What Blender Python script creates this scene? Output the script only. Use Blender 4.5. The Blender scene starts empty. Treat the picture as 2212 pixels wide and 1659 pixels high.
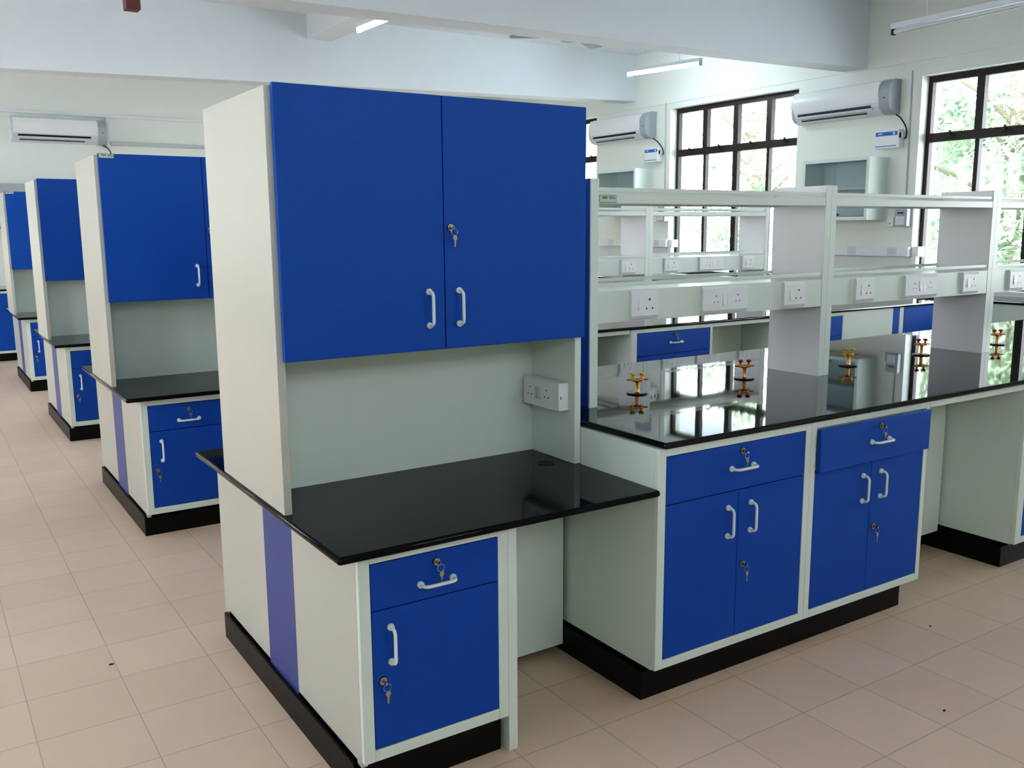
import bpy, bmesh, math, random
from mathutils import Vector, Matrix
random.seed(7)
PI = math.pi
SC = bpy.context.scene
COL = SC.collection

# ------------------------------------------------------------------ materials
def lin(c):
    c = c / 255.0
    return c / 12.92 if c <= 0.04045 else ((c + 0.055) / 1.055) ** 2.4
def rgb(r, g, b): return (lin(r), lin(g), lin(b), 1.0)

def mat(name, col, rough=0.5, metal=0.0, var=0.04, scale=6.0, spec=0.5, bump=0.0, bscale=200.0, coat=0.0, ior=1.5):
    m = bpy.data.materials.new(name); m.use_nodes = True
    nt = m.node_tree; bs = nt.nodes['Principled BSDF']
    bs.inputs['Roughness'].default_value = rough
    bs.inputs['Metallic'].default_value = metal
    bs.inputs['Specular IOR Level'].default_value = spec; bs.inputs['IOR'].default_value = ior
    if coat:
        bs.inputs['Coat Weight'].default_value = coat
        bs.inputs['Coat Roughness'].default_value = 0.08
    tc = nt.nodes.new('ShaderNodeTexCoord')
    nz = nt.nodes.new('ShaderNodeTexNoise'); nz.inputs['Scale'].default_value = scale; nz.inputs['Detail'].default_value = 4
    nt.links.new(tc.outputs['Object'], nz.inputs['Vector'])
    mx = nt.nodes.new('ShaderNodeMix'); mx.data_type = 'RGBA'
    mx.inputs[6].default_value = [c * (1 - var) for c in col[:3]] + [1]
    mx.inputs[7].default_value = [min(1, c * (1 + var)) for c in col[:3]] + [1]
    nt.links.new(nz.outputs['Fac'], mx.inputs[0])
    nt.links.new(mx.outputs[2], bs.inputs['Base Color'])
    if bump:
        n2 = nt.nodes.new('ShaderNodeTexNoise'); n2.inputs['Scale'].default_value = bscale
        nt.links.new(tc.outputs['Object'], n2.inputs['Vector'])
        bp = nt.nodes.new('ShaderNodeBump'); bp.inputs['Strength'].default_value = bump; bp.inputs['Distance'].default_value = 0.002
        nt.links.new(n2.outputs['Fac'], bp.inputs['Height']); nt.links.new(bp.outputs['Normal'], bs.inputs['Normal'])
    return m

M = {}
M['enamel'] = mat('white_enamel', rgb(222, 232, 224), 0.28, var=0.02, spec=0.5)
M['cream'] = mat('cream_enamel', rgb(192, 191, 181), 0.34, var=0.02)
M['blue'] = mat('blue_laminate', rgb(24, 82, 168), 0.5, var=0.05, scale=40, spec=0.3, bump=0.05, bscale=900)
M['stripe'] = mat('blue_stripe', rgb(64, 76, 140), 0.45, var=0.04)
M['granite'] = mat('black_granite', rgb(14, 16, 19), 0.03, var=0.5, scale=500, ior=1.52)
M['desk_granite'] = mat('black_desk_granite', rgb(10, 12, 14), 0.05, var=0.5, scale=500, spec=0.22)
M['skirt'] = mat('black_skirting', rgb(9, 9, 10), 0.4, var=0.2, spec=0.3)
M['wall'] = mat('wall_paint', rgb(234, 237, 230), 0.75, var=0.02, bump=0.05, bscale=60)
M['ceil'] = mat('ceiling_paint', rgb(228, 232, 235), 0.8, var=0.02)
M['white'] = mat('white_plastic', rgb(236, 238, 240), 0.3, var=0.01)
M['post'] = mat('lit_white_laminate', rgb(246, 243, 247), 0.25, var=0.01)  # white laminate, paled so the window light on post sides is in the colour
M['grey'] = mat('grey_plastic', rgb(165, 172, 178), 0.4, var=0.03)
M['pale'] = mat('pale_plastic', rgb(214, 219, 226), 0.4, var=0.02)
M['handle'] = mat('white_handle', rgb(230, 236, 234), 0.3, var=0.01)
M['chrome'] = mat('nickel', rgb(190, 180, 160), 0.22, metal=1.0, var=0.05)
M['brass'] = mat('brass', rgb(205, 150, 85), 0.28, metal=0.85, var=0.06, scale=60)
M['yellow'] = mat('yellow_knob', rgb(205, 165, 20), 0.4)
M['red'] = mat('red_knob', rgb(175, 25, 35), 0.4)
M['dark'] = mat('dark_plastic', rgb(22, 22, 26), 0.4)
M['frame'] = mat('window_frame', rgb(44, 30, 26), 0.5, var=0.1)
M['cable'] = mat('black_cable', rgb(24, 24, 34), 0.5)
M['label_blue'] = mat('label_blue', rgb(40, 105, 190), 0.4, var=0.12, scale=30)
M['label_green'] = mat('label_green', rgb(90, 160, 40), 0.5)
M['label_grey'] = mat('label_grey', rgb(90, 110, 120), 0.5)
M['label_plate'] = mat('label_plate', rgb(200, 208, 204), 0.4)
M['brown'] = mat('brown_wood', rgb(105, 60, 60), 0.6, var=0.12)
M['bark'] = mat('bark', rgb(120, 110, 95), 0.9, var=0.2, scale=20)
M['concrete'] = mat('exterior_plaster', rgb(225, 228, 235), 0.8)
M['soil'] = mat('ground_soil', rgb(150, 154, 158), 0.9, var=0.15, scale=3)
M['inside'] = mat('cabinet_inside', rgb(196, 206, 209), 0.5)
M['pipe'] = mat('pipe_grey', rgb(190, 196, 196), 0.5)

def emis(name, col, s):
    m = bpy.data.materials.new(name); m.use_nodes = True
    bs = m.node_tree.nodes['Principled BSDF']
    bs.inputs['Base Color'].default_value = (0.9, 0.9, 0.9, 1)
    bs.inputs['Emission Color'].default_value = col; bs.inputs['Emission Strength'].default_value = s
    return m
M['tube_lit'] = emis('lit_tube', (0.72, 0.9, 1.0, 1), 55.0)
M['tube_off'] = mat('unlit_tube', rgb(205, 212, 216), 0.25)

def glass(name, tint, base):
    m = bpy.data.materials.new(name); m.use_nodes = True
    nt = m.node_tree; nt.nodes.clear()
    out = nt.nodes.new('ShaderNodeOutputMaterial'); mx = nt.nodes.new('ShaderNodeMixShader')
    tr = nt.nodes.new('ShaderNodeBsdfTransparent'); gl = nt.nodes.new('ShaderNodeBsdfGlossy')
    lw = nt.nodes.new('ShaderNodeLayerWeight'); lw.inputs['Blend'].default_value = 0.5
    pw = nt.nodes.new('ShaderNodeMath'); pw.operation = 'POWER'; pw.inputs[1].default_value = 5.0
    ma = nt.nodes.new('ShaderNodeMath'); ma.operation = 'MULTIPLY_ADD'; ma.inputs[1].default_value = 0.6; ma.inputs[2].default_value = base
    tr.inputs['Color'].default_value = tint; gl.inputs['Roughness'].default_value = 0.02
    nt.links.new(lw.outputs['Facing'], pw.inputs[0]); nt.links.new(pw.outputs[0], ma.inputs[0]); nt.links.new(ma.outputs[0], mx.inputs[0])
    nt.links.new(tr.outputs[0], mx.inputs[1]); nt.links.new(gl.outputs[0], mx.inputs[2])
    nt.links.new(mx.outputs[0], out.inputs[0])
    return m
M['glass'] = glass('window_glass', (0.985, 0.995, 0.995, 1), 0.025)
M['cabglass'] = glass('cabinet_glass', (0.92, 0.95, 0.96, 1), 0.035)

def leafmat():
    m = bpy.data.materials.new('leaves'); m.use_nodes = True
    nt = m.node_tree; nt.nodes.clear()
    out = nt.nodes.new('ShaderNodeOutputMaterial'); mx = nt.nodes.new('ShaderNodeMixShader')
    d = nt.nodes.new('ShaderNodeBsdfDiffuse'); t = nt.nodes.new('ShaderNodeBsdfTranslucent')
    tc = nt.nodes.new('ShaderNodeTexCoord'); nz = nt.nodes.new('ShaderNodeTexNoise'); nz.inputs['Scale'].default_value = 1.7
    r = nt.nodes.new('ShaderNodeValToRGB')
    r.color_ramp.elements[0].position = 0.35; r.color_ramp.elements[0].color = (0.15, 0.22, 0.15, 1)
    r.color_ramp.elements[1].position = 0.65; r.color_ramp.elements[1].color = (0.34, 0.43, 0.28, 1)
    nt.links.new(tc.outputs['Object'], nz.inputs['Vector']); nt.links.new(nz.outputs['Fac'], r.inputs[0])
    nt.links.new(r.outputs[0], d.inputs[0]); nt.links.new(r.outputs[0], t.inputs[0])
    mx.inputs[0].default_value = 0.5
    nt.links.new(d.outputs[0], mx.inputs[1]); nt.links.new(t.outputs[0], mx.inputs[2]); nt.links.new(mx.outputs[0], out.inputs[0])
    return m
M['leaf'] = leafmat()

def tilemat():
    m = bpy.data.materials.new('floor_tiles'); m.use_nodes = True
    nt = m.node_tree; bs = nt.nodes['Principled BSDF']; L = nt.links.new
    tc = nt.nodes.new('ShaderNodeTexCoord'); sx = nt.nodes.new('ShaderNodeSeparateXYZ'); L(tc.outputs['Object'], sx.inputs[0])
    def mth(op, a, b=None):
        n = nt.nodes.new('ShaderNodeMath'); n.operation = op
        for i, v in enumerate((a, b)):
            if v is None: continue
            if isinstance(v, (int, float)): n.inputs[i].default_value = v
            else: L(v, n.inputs[i])
        return n.outputs[0]
    P = 0.305
    u = mth('DIVIDE', mth('ADD', sx.outputs[0], 0.119 + 30 * P), P); v = mth('DIVIDE', mth('ADD', sx.outputs[1], 0.045 + 30 * P), P)
    du = mth('ABSOLUTE', mth('SUBTRACT', mth('FRACT', u), 0.5)); dv = mth('ABSOLUTE', mth('SUBTRACT', mth('FRACT', v), 0.5))
    g = mth('GREATER_THAN', mth('MAXIMUM', du, dv), 0.5 - 0.0018 / P)
    cx = nt.nodes.new('ShaderNodeCombineXYZ'); L(mth('FLOOR', u), cx.inputs[0]); L(mth('FLOOR', v), cx.inputs[1])
    wn = nt.nodes.new('ShaderNodeTexWhiteNoise'); wn.noise_dimensions = '2D'; L(cx.outputs[0], wn.inputs['Vector'])
    nz = nt.nodes.new('ShaderNodeTexNoise'); nz.inputs['Scale'].default_value = 4.5; nz.inputs['Detail'].default_value = 5
    L(tc.outputs['Object'], nz.inputs['Vector'])
    mx = nt.nodes.new('ShaderNodeMix'); mx.data_type = 'RGBA'
    mx.inputs[6].default_value = rgb(216, 188, 166); mx.inputs[7].default_value = rgb(229, 203, 182)
    L(mth('ADD', mth('MULTIPLY', wn.outputs['Value'], 0.4), mth('MULTIPLY', nz.outputs['Fac'], 0.6)), mx.inputs[0])
    m2 = nt.nodes.new('ShaderNodeMix'); m2.data_type = 'RGBA'
    L(g, m2.inputs[0]); L(mx.outputs[2], m2.inputs[6]); m2.inputs[7].default_value = rgb(184, 163, 146)
    L(m2.outputs[2], bs.inputs['Base Color'])
    bs.inputs['Roughness'].default_value = 0.38; bs.inputs['Specular IOR Level'].default_value = 0.35
    bp = nt.nodes.new('ShaderNodeBump'); bp.inputs['Strength'].default_value = 0.25; bp.inputs['Distance'].default_value = 0.002
    L(mth('SUBTRACT', 1.0, g), bp.inputs['Height']); L(bp.outputs['Normal'], bs.inputs['Normal'])
    return m
M['tiles'] = tilemat()

# ------------------------------------------------------------------ mesh helpers
class B:
    """collects shapes into one bmesh"""
    def __init__(s): s.bm = bmesh.new()
    def box(s, x0, x1, y0, y1, z0, z1, bev=0.0, seg=2):
        x0, x1 = sorted((x0, x1)); y0, y1 = sorted((y0, y1)); z0, z1 = sorted((z0, z1))
        r = bmesh.ops.create_cube(s.bm, size=1.0)
        bmesh.ops.scale(s.bm, vec=(x1 - x0, y1 - y0, z1 - z0), verts=r['verts'])
        bmesh.ops.translate(s.bm, vec=((x0 + x1) / 2, (y0 + y1) / 2, (z0 + z1) / 2), verts=r['verts'])
        if bev:
            e = list({e for v in r['verts'] for e in v.link_edges})
            bmesh.ops.bevel(s.bm, geom=e, offset=min(bev, 0.45 * min(x1 - x0, y1 - y0, z1 - z0)), segments=seg, affect='EDGES', profile=0.5)
        return s
    def cyl(s, p0, p1, r0, r1=None, seg=16):
        p0 = Vector(p0); p1 = Vector(p1); d = p1 - p0
        q = d.to_track_quat('Z', 'Y').to_matrix().to_4x4()
        bmesh.ops.create_cone(s.bm, cap_ends=True, segments=seg, radius1=r0, radius2=r0 if r1 is None else r1, depth=d.length,
                              matrix=Matrix.Translation((p0 + p1) / 2) @ q)
        return s
    def ball(s, c, r, sc=(1, 1, 1), seg=12):
        bmesh.ops.create_uvsphere(s.bm, u_segments=seg, v_segments=seg // 2 + 2, radius=r, matrix=Matrix.Translation(c) @ Matrix.Diagonal((*sc, 1)))
        return s
    def tube(s, pts, r, seg=10, closed=False):
        pts = [Vector(p) for p in pts]; n = len(pts); rings = []
        up = None
        for i, p in enumerate(pts):
            if closed: t = pts[(i + 1) % n] - pts[i - 1]
            else: t = pts[min(i + 1, n - 1)] - pts[max(i - 1, 0)]
            t.normalize()
            if up is None: up = Vector((0, 0, 1)) if abs(t.z) < 0.9 else Vector((1, 0, 0))
            a = t.cross(up).normalized(); b = t.cross(a).normalized(); up = a.cross(t).normalized()
            rings.append([s.bm.verts.new(p + r * (math.cos(2 * PI * k / seg) * a + math.sin(2 * PI * k / seg) * b)) for k in range(seg)])
        for i in range(n if closed else n - 1):
            A, C = rings[i], rings[(i + 1) % n]
            for k in range(seg): s.bm.faces.new((A[k], A[(k + 1) % seg], C[(k + 1) % seg], C[k]))
        if not closed:
            s.bm.faces.new(rings[0]); s.bm.faces.new(list(reversed(rings[-1])))
        return s
    def prism(s, prof, axis, a0, a1):
        """extrude a 2-D profile along 'x' (prof=(y,z)) or 'y' (prof=(x,z)) or 'z' (prof=(x,y))"""
        def P(u, v, w): return {'x': (w, u, v), 'y': (u, w, v), 'z': (u, v, w)}[axis]
        A = [s.bm.verts.new(P(u, v, a0)) for u, v in prof]; C = [s.bm.verts.new(P(u, v, a1)) for u, v in prof]
        n = len(prof)
        for k in range(n): s.bm.faces.new((A[k], A[(k + 1) % n], C[(k + 1) % n], C[k]))
        s.bm.faces.new(A); s.bm.faces.new(list(reversed(C)))
        return s
    def lathe(s, prof, c, seg=20):
        rings = []
        for r, z in prof:
            rings.append([s.bm.verts.new((c[0] + r * math.cos(2 * PI * k / seg), c[1] + r * math.sin(2 * PI * k / seg), c[2] + z)) for k in range(seg)])
        for A, C in zip(rings, rings[1:]):
            for k in range(seg): s.bm.faces.new((A[k], A[(k + 1) % seg], C[(k + 1) % seg], C[k]))
        s.bm.faces.new(list(reversed(rings[0]))); s.bm.faces.new(rings[-1])
        return s
    def mesh(s, name, base, smooth):
        bmesh.ops.translate(s.bm, vec=-Vector(base), verts=s.bm.verts)
        bmesh.ops.recalc_face_normals(s.bm, faces=s.bm.faces)
        me = bpy.data.meshes.new(name); s.bm.to_mesh(me); s.bm.free()
        if smooth:
            for p in me.polygons: p.use_smooth = True
            try: me.set_sharp_from_angle(angle=math.radians(35))
            except Exception: pass
            for p in me.polygons: p.use_smooth = not (p.area > 3e-4 and max(abs(c) for c in p.normal) > 0.9999)
        return me

class Thing:
    """an Empty at the thing's base that parents its parts; shapes are given in the room's coordinates"""
    def __init__(s, name, label, cat, base, group=None, kind=None):
        s.base = Vector(base); s.o = bpy.data.objects.new(name, None); COL.objects.link(s.o)
        s.o.location = s.base; s.o.empty_display_size = 0.1
        tag(s.o, label, cat, group, kind)
    def part(s, name, b, m, parent=None, smooth=True, label=None):
        me = b.mesh(name, s.base, smooth); me.materials.append(M[m])
        o = bpy.data.objects.new(name, me); COL.objects.link(o); o.parent = parent or s.o
        if label: o['label'] = label
        return o
def tag(o, label=None, cat=None, group=None, kind=None):
    if label: o['label'] = label
    if cat: o['category'] = cat
    if group: o['group'] = group
    if kind: o['kind'] = kind
def single(name, b, m, label, cat, base, group=None, kind=None, smooth=True):
    me = b.mesh(name, base, smooth); me.materials.append(M[m])
    o = bpy.data.objects.new(name, me); COL.objects.link(o); o.location = base
    tag(o, label, cat, group, kind); return o
def struct(name, b, m, smooth=False, parent=None):
    me = b.mesh(name, (0, 0, 0), smooth); me.materials.append(M[m])
    o = bpy.data.objects.new(name, me); COL.objects.link(o)
    if parent: o.parent = parent
    else: o['kind'] = 'structure'
    return o
def copy_tree(o, parent=None):
    c = o.copy(); COL.objects.link(c)
    if parent is not None: c.parent = parent
    for ch in list(o.children): copy_tree(ch, c)
    return c
def dup(t, off, label, group=None):
    c = copy_tree(t); c.location = Vector(t.location) + Vector(off); c['label'] = label
    if group: c['group'] = group
    return c

# ------------------------------------------------------------------ fittings (all on a face looking to -y at y = yf)
def bow(p, q, out, n=5, r=0.016):
    """points of a bow handle between p and q standing off by -y"""
    p = Vector(p); q = Vector(q); d = (q - p).normalized(); o = Vector((0, -1, 0)); pts = [p]
    a = p + o * out; b = q + o * out
    for k in range(n + 1):
        t = k / n * PI / 2
        pts.append(a - o * r + d * r + o * r * math.sin(t) - d * r * math.cos(t))
    for k in range(n + 1):
        t = k / n * PI / 2
        pts.append(b - o * r - d * r + o * r * math.cos(t) + d * r * math.sin(t))
    pts.append(q)
    return pts
def handle(t, par, x, z, yf, L, vert):
    p = (x, yf, z); q = (x, yf, z - L) if vert else (x + L, yf, z)
    b = B().tube(bow(p, q, 0.030), 0.0050, 10)
    for c in (p, q): b.cyl(c, (c[0], c[1] - 0.007, c[2]), 0.0105, 0.0095, 14)
    t.part('handle', b, 'handle', par, label='white bow handle')
def lock(t, par, x, z, yf, key=True, tilt=0.0):
    b = B().cyl((x, yf, z), (x, yf - 0.006, z), 0.0115, 0.0105, 18).cyl((x, yf - 0.006, z), (x, yf - 0.012, z), 0.0072, 0.0066, 14)
    b.box(x - 0.0012, x + 0.0012, yf - 0.026, yf - 0.011, z - 0.005, z + 0.005, 0.0005)
    t.part('lock', b, 'chrome', par, label='nickel cylinder lock')
    if key:
        cx, cz = x + 0.004, z - 0.014; yk = yf - 0.021
        ring = [(cx + 0.011 * math.sin(a), yk, cz + 0.011 * math.cos(a)) for a in [2 * PI * k / 16 for k in range(16)]]
        b = B().tube(ring, 0.0008, 6, closed=True)
        kx = cx + 0.002; kz = cz - 0.010
        b.prism([(kx + 0.0075 * math.sin(a), kz - 0.008 + 0.0085 * math.cos(a)) for a in [2 * PI * k / 12 for k in range(12)]], 'y', yk - 0.001, yk + 0.001)
        b.prism([(kx - 0.003, kz - 0.015), (kx + 0.003, kz - 0.015), (kx + 0.003, kz - 0.022), (kx + 0.001, kz - 0.024), (kx + 0.003, kz - 0.027),
                 (kx + 0.001, kz - 0.030), (kx + 0.003, kz - 0.033), (kx, kz - 0.038), (kx - 0.003, kz - 0.035)], 'y', yk - 0.0009, yk + 0.0009)
        t.part('key', b, 'chrome', par, label='small key hanging from the lock')
def frame_front(b, x0, x1, y0, d, z0, z1, w):
    """face frame with one opening"""
    b.box(x0, x0 + w, y0, y0 + d, z0, z1, 0.002); b.box(x1 - w, x1, y0, y0 + d, z0, z1, 0.002)
    b.box(x0 + w, x1 - w, y0, y0 + d, z0, z0 + w, 0.002); b.box(x0 + w, x1 - w, y0, y0 + d, z1 - w, z1, 0.002)

ISL = [0.0, 2.723, 5.379, 8.035]
NTH = ['nearest', 'second nearest', 'third nearest', 'farthest']
GR = 0.0215      # slab thickness
YB = 1.333       # back of the desks

# ------------------------------------------------------------------ island desks
def make_pedestal():
    t = Thing('pedestal_cabinet', '', 'cabinet', (0.24, 0.66, 0.0), 'desk pedestals along the aisle')
    b = B().box(0.018, 0.476, 0.02, YB - 0.02, 0.112, 0.7285)
    t.part('carcass', b, 'enamel', smooth=False)
    b = B(); frame_front(b, 0.0, 0.476, 0.0, 0.02, 0.117, 0.7285, 0.034)
    t.part('face_frame', b, 'enamel')
    b = B().box(0.0, 0.018, 0.0202, 0.513, 0.100, 0.7285).box(0.0, 0.018, 0.791, YB, 0.100, 0.7285)
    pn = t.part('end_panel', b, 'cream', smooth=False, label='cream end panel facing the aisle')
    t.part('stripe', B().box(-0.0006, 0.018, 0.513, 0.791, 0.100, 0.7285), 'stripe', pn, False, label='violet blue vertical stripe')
    b = B().box(-0.014, -0.0005, 0.028, YB - 0.03, 0.0, 0.1).box(-0.014, 0.462, 0.0279, 0.05, 0.0, 0.1).box(0.0, 0.462, 0.05, YB - 0.05, 0.0, 0.112)
    t.part('skirting', b, 'skirt', smooth=False, label='black skirting')
    t.part('support_panel', B().box(0.4765, 0.508, 0.0, 0.95, 0.0, 0.7285, 0.002), 'enamel', smooth=False)
    d = t.part('drawer', B().box(0.036, 0.442, 0.001, 0.0195, 0.559, 0.692, 0.0015), 'blue', label='blue drawer front')
    handle(t, d, 0.186, 0.604, 0.001, 0.103, False); lock(t, d, 0.237, 0.662, 0.001)
    d = t.part('door', B().box(0.036, 0.442, 0.001, 0.0195, 0.153, 0.556, 0.0015), 'blue', label='blue door')
    handle(t, d, 0.091, 0.503, 0.001, 0.102, True); lock(t, d, 0.0625, 0.353, 0.001)
    return t.o
def make_desktop():
    t = Thing('desk_worktop', '', 'worktop', (0.47, 0.64, 0.7285), 'low granite desk tops')
    t.part('slab', B().box(-0.076, 1.0275, -0.056, 1.347, 0.7285, 0.75, 0.009, 3), 'desk_granite')
    b = B().lathe([(0.030, -0.0), (0.030, 0.0015), (0.026, 0.0025), (0.024, 0.0010)], (0.921, 0.438, 0.75), 20)
    t.part('cable_grommet', b, 'dark', label='round black cable grommet')
    return t.o
def make_modesty():
    t = Thing('modesty_panel', '', 'panel', (0.76, 0.66, 0.0), 'knee panels under the desks')
    t.part('panel', B().box(0.5085, 1.0135, 0.455, 0.473, 0.030, 0.728, 0.001), 'enamel', smooth=False)
    t.part('rear_shade_panel', B().box(0.5085, 1.0135, 0.86, 0.878, 0.002, 0.728, 0.001), 'enamel', smooth=False)  # unseen, added to block light so the gap under the front panel stays dark
    return t.o
def nameplate(t, par, x0, z1, yf, w=0.082, h=0.027):
    p = t.part('nameplate', B().box(x0, x0 + w, yf - 0.0015, yf, z1 - h, z1), 'label_grey', par, False, label='small maker plate with a green emblem')
    return p
def plate_details(t, par, x0, z1, yf, w=0.082, h=0.027):
    """face, emblem and text lines of a maker plate, one sub-part"""
    b = B().box(x0 + 0.002, x0 + w - 0.002, yf - 0.0021, yf - 0.0014, z1 - h + 0.002, z1 - 0.002)
    t.part('plate_face', b, 'label_plate', par, False)
    b = B().box(x0 + 0.012, x0 + 0.037, yf - 0.0027, yf - 0.002, z1 - h * 0.52, z1 - h * 0.16, 0.0003)
    t.part('emblem', b, 'label_green', par, False)
    b = B()
    for k, (a, c) in enumerate(((0.045, 0.066), (0.045, 0.076), (0.045, 0.076))):
        b.box(x0 + a, x0 + c, yf - 0.0026, yf - 0.002, z1 - 0.007 - 0.0035 * k, z1 - 0.0048 - 0.0035 * k)
    t.part('lettering', b, 'label_grey', par, False)
def make_overhead(plate=False):
    t = Thing('overhead_cabinet', '', 'cabinet', (0.48, 0.67, 0.75), 'tall overhead cabinets on the desks')
    F, K = 0.3706, 0.9859
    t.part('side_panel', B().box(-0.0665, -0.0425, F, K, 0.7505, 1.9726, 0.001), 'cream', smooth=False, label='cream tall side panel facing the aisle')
    t.part('side_panel', B().box(1.000, 1.0262, F, K, 0.7505, 1.9726, 0.001), 'enamel', smooth=False)
    t.part('back_panel', B().box(-0.0425, 1.0, 0.640, 0.652, 0.7505, 1.22), 'enamel', smooth=False)
    b = B().box(-0.0425, 1.0, F + 0.002, K - 0.002, 1.218, 1.236).box(-0.0425, 1.0, F + 0.002, K - 0.002, 1.954, 1.9726).box(-0.0425, 1.0, 0.64, 0.652, 1.236, 1.954)
    t.part('carcass', b, 'enamel', smooth=False)
    y0, y1 = F - 0.0205, F - 0.0012
    d = t.part('door', B().box(-0.0490, 0.4738, y0, y1, 1.2073, 1.9795, 0.0015), 'blue', label='tall blue left door')
    handle(t, d, 0.418, 1.390, y0, 0.105, True)
    if plate:
        p = nameplate(t, d, -0.045, 1.979, y0, 0.075, 0.023); plate_details(t, d, -0.045, 1.979, y0, 0.075, 0.023)
    d = t.part('door', B().box(0.4768, 1.0275, y0, y1, 1.2073, 1.9795, 0.0015), 'blue', label='tall blue right door')
    handle(t, d, 0.525, 1.390, y0, 0.105, True); lock(t, d, 0.497, 1.586, y0)
    b = B().box(-0.0507, 0.4738, K + 0.0012, K + 0.02, 1.2073, 1.9795).box(0.4768, 1.0275, K + 0.0012, K + 0.02, 1.2073, 1.9795)
    t.part('rear_door', b, 'blue', smooth=False)
    return t.o

# ------------------------------------------------------------------ island benches
BF, BK = -0.0398, 1.360          # front and back of the bench carcasses
BZ = 0.9024                      # top of the bench
def make_bench_cabinet(x0, x1, wl, wr, label, drawer_out=0.0, skl=0.0, skr=0.0, doors=2, hx=None, bk=BK, front='blue'):
    t = Thing('base_cabinet', label, 'cabinet', ((x0 + x1) / 2, 0.66, 0), 'bench base cabinets')
    zt = BZ - GR - 0.0005
    b = B().box(x0, x1, BF + 0.02, bk, 0.118, zt)
    t.part('carcass', b, 'enamel', smooth=False)
    b = B()
    b.box(x0, x0 + wl, BF, BF + 0.02, 0.121, zt, 0.0018); b.box(x1 - wr, x1, BF, BF + 0.02, 0.121, zt, 0.0018)
    b.box(x0 + wl, x1 - wr, BF, BF + 0.02, 0.121, 0.152, 0.0018); b.box(x0 + wl, x1 - wr, BF, BF + 0.02, 0.853, zt, 0.0018)
    t.part('face_frame', b, 'enamel')
    b = B().box(x0 - skl, x1 - skr, 0.0118, 0.04, 0, 0.1).box(x0, x1 - skr, 0.04, bk - 0.05, 0, 0.118)
    if skl: b.box(x0 - skl, x0 - 0.0003, 0.04, bk - 0.05, 0, 0.104)
    t.part('skirting', b, 'skirt', smooth=False, label='black skirting')
    a, c = x0 + wl + 0.002, x1 - wr - 0.002; m = (a + c) / 2
    y0, y1 = BF + 0.0005, BF + 0.0195
    o = drawer_out
    d = t.part('drawer', B().box(a - (0.003 if o else 0), c + (0.003 if o else 0), y0 - o, y1 - o - (0.003 if o else 0), 0.6895, 0.851, 0.0015), front, label=front + ' drawer front')
    if o:
        t.part('drawer_box', B().box(a + 0.02, c - 0.02, y1 - o - 0.003, BF + 0.0195, 0.70, 0.80), 'enamel', d, False)
    handle(t, d, m - 0.04, 0.768, y0 - o, 0.106, False); lock(t, d, m + 0.008, 0.826, y0 - o)
    d = t.part('door', B().box(a, m - 0.001, y0, y1, 0.154, 0.6865, 0.0015), front, label=front + ' left door')
    handle(t, d, m - 0.051, 0.632, y0, 0.101, True)
    d = t.part('door', B().box(m + 0.001, c, y0, y1, 0.154, 0.6865, 0.0015), front, label=front + ' right door')
    handle(t, d, m + 0.060, 0.634, y0, 0.101, True); lock(t, d, m + 0.026, 0.416, y0)
    return t.o
def make_knee(x0, x1, label):
    t = Thing('knee_panel', label, 'panel', ((x0 + x1) / 2, 0.36, 0.06), 'bench knee spaces')
    zt = BZ - GR - 0.0005
    t.part('panel', B().box(x0 + 0.001, x1 - 0.001, 0.330, 0.348, 0.09, zt), 'enamel', smooth=False)
    t.part('skirting', B().box(x0 + 0.001, x1 - 0.001, 0.40, 0.42, 0, 0.10), 'skirt', smooth=False, label='black skirting')
    t.part('apron_rail', B().box(x0 + 0.001, x1 - 0.001, BF, BF + 0.02, 0.853, zt, 0.0015), 'enamel')
    return t.o
def make_bench_top(label):
    return single('bench_worktop', B().box(1.040, 7.28, -0.058, 1.378, BZ - GR, BZ, 0.009, 3), 'granite', label, 'worktop', (4.1, 0.66, BZ - GR), 'granite bench tops')

PF, PK, PT = 0.5426, 0.8416, 1.7605     # shelf posts: front, back, top
def make_shelf(x0, x1, label, blue_end=False, plate=False, blue_right=False):
    """one bay: end panels at x0..x0+.037 and x1-.037..x1"""
    t = Thing('reagent_shelf', label, 'shelf', ((x0 + x1) / 2, (PF + PK) / 2, BZ), 'reagent shelf bays on the benches')
    for k, a in enumerate((x0, x1 - 0.037)):
        b = B().box(a + 0.001, a + 0.036, PF + 0.002, PK - 0.002, BZ + 0.0003, PT)
        e = t.part('end_panel', b, 'post', smooth=False)
        t.part('front_flange', B().box(a, a + 0.037, PF - 0.001, PF + 0.0018, BZ + 0.0003, PT + 0.0005, 0.0008), 'enamel', e, False)
        if k == 0 and blue_end:
            t.part('blue_facing', B().box(a - 0.004, a - 0.0002, PF + 0.006, PK, BZ + 0.0003, PT), 'blue', e, False, label='blue laminate facing')
    i0, i1 = x0 + 0.0375, x1 - 0.0375
    b = B().box(i0, i1, PF + 0.002, PK - 0.002, 1.688, 1.703).box(i0, i1, PF + 0.0005, PF + 0.014, 1.671, 1.7035, 0.0015).box(i0, i1, PK - 0.014, PK, 1.671, 1.7035, 0.0015)
    us = t.part('upper_shelf', b, 'enamel', smooth=False)
    if plate:
        nameplate(t, us, i0 + 0.001, 1.7015, PF + 0.0005); plate_details(t, us, i0 + 0.001, 1.7015, PF + 0.0005)
    b = B().box(i0, i1, PF + 0.002, PK - 0.002, 1.332, 1.3455).box(i0, i1, PF + 0.0005, PF + 0.014, 1.224, 1.346, 0.0015).box(i0, i1, PK - 0.014, PK - 0.001, 1.224, 1.346, 0.0015)
    t.part('lower_shelf', b, 'enamel', smooth=False, label='lower shelf with deep socket fascia')
    for z in (1.714, 1.360):
        for y in (PF + 0.004, PK - 0.010):
            t.part('guard_rail', B().box(i0, i1, y, y + 0.006, z, z + 0.0155, 0.002), 'enamel')
    return t.o

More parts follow.
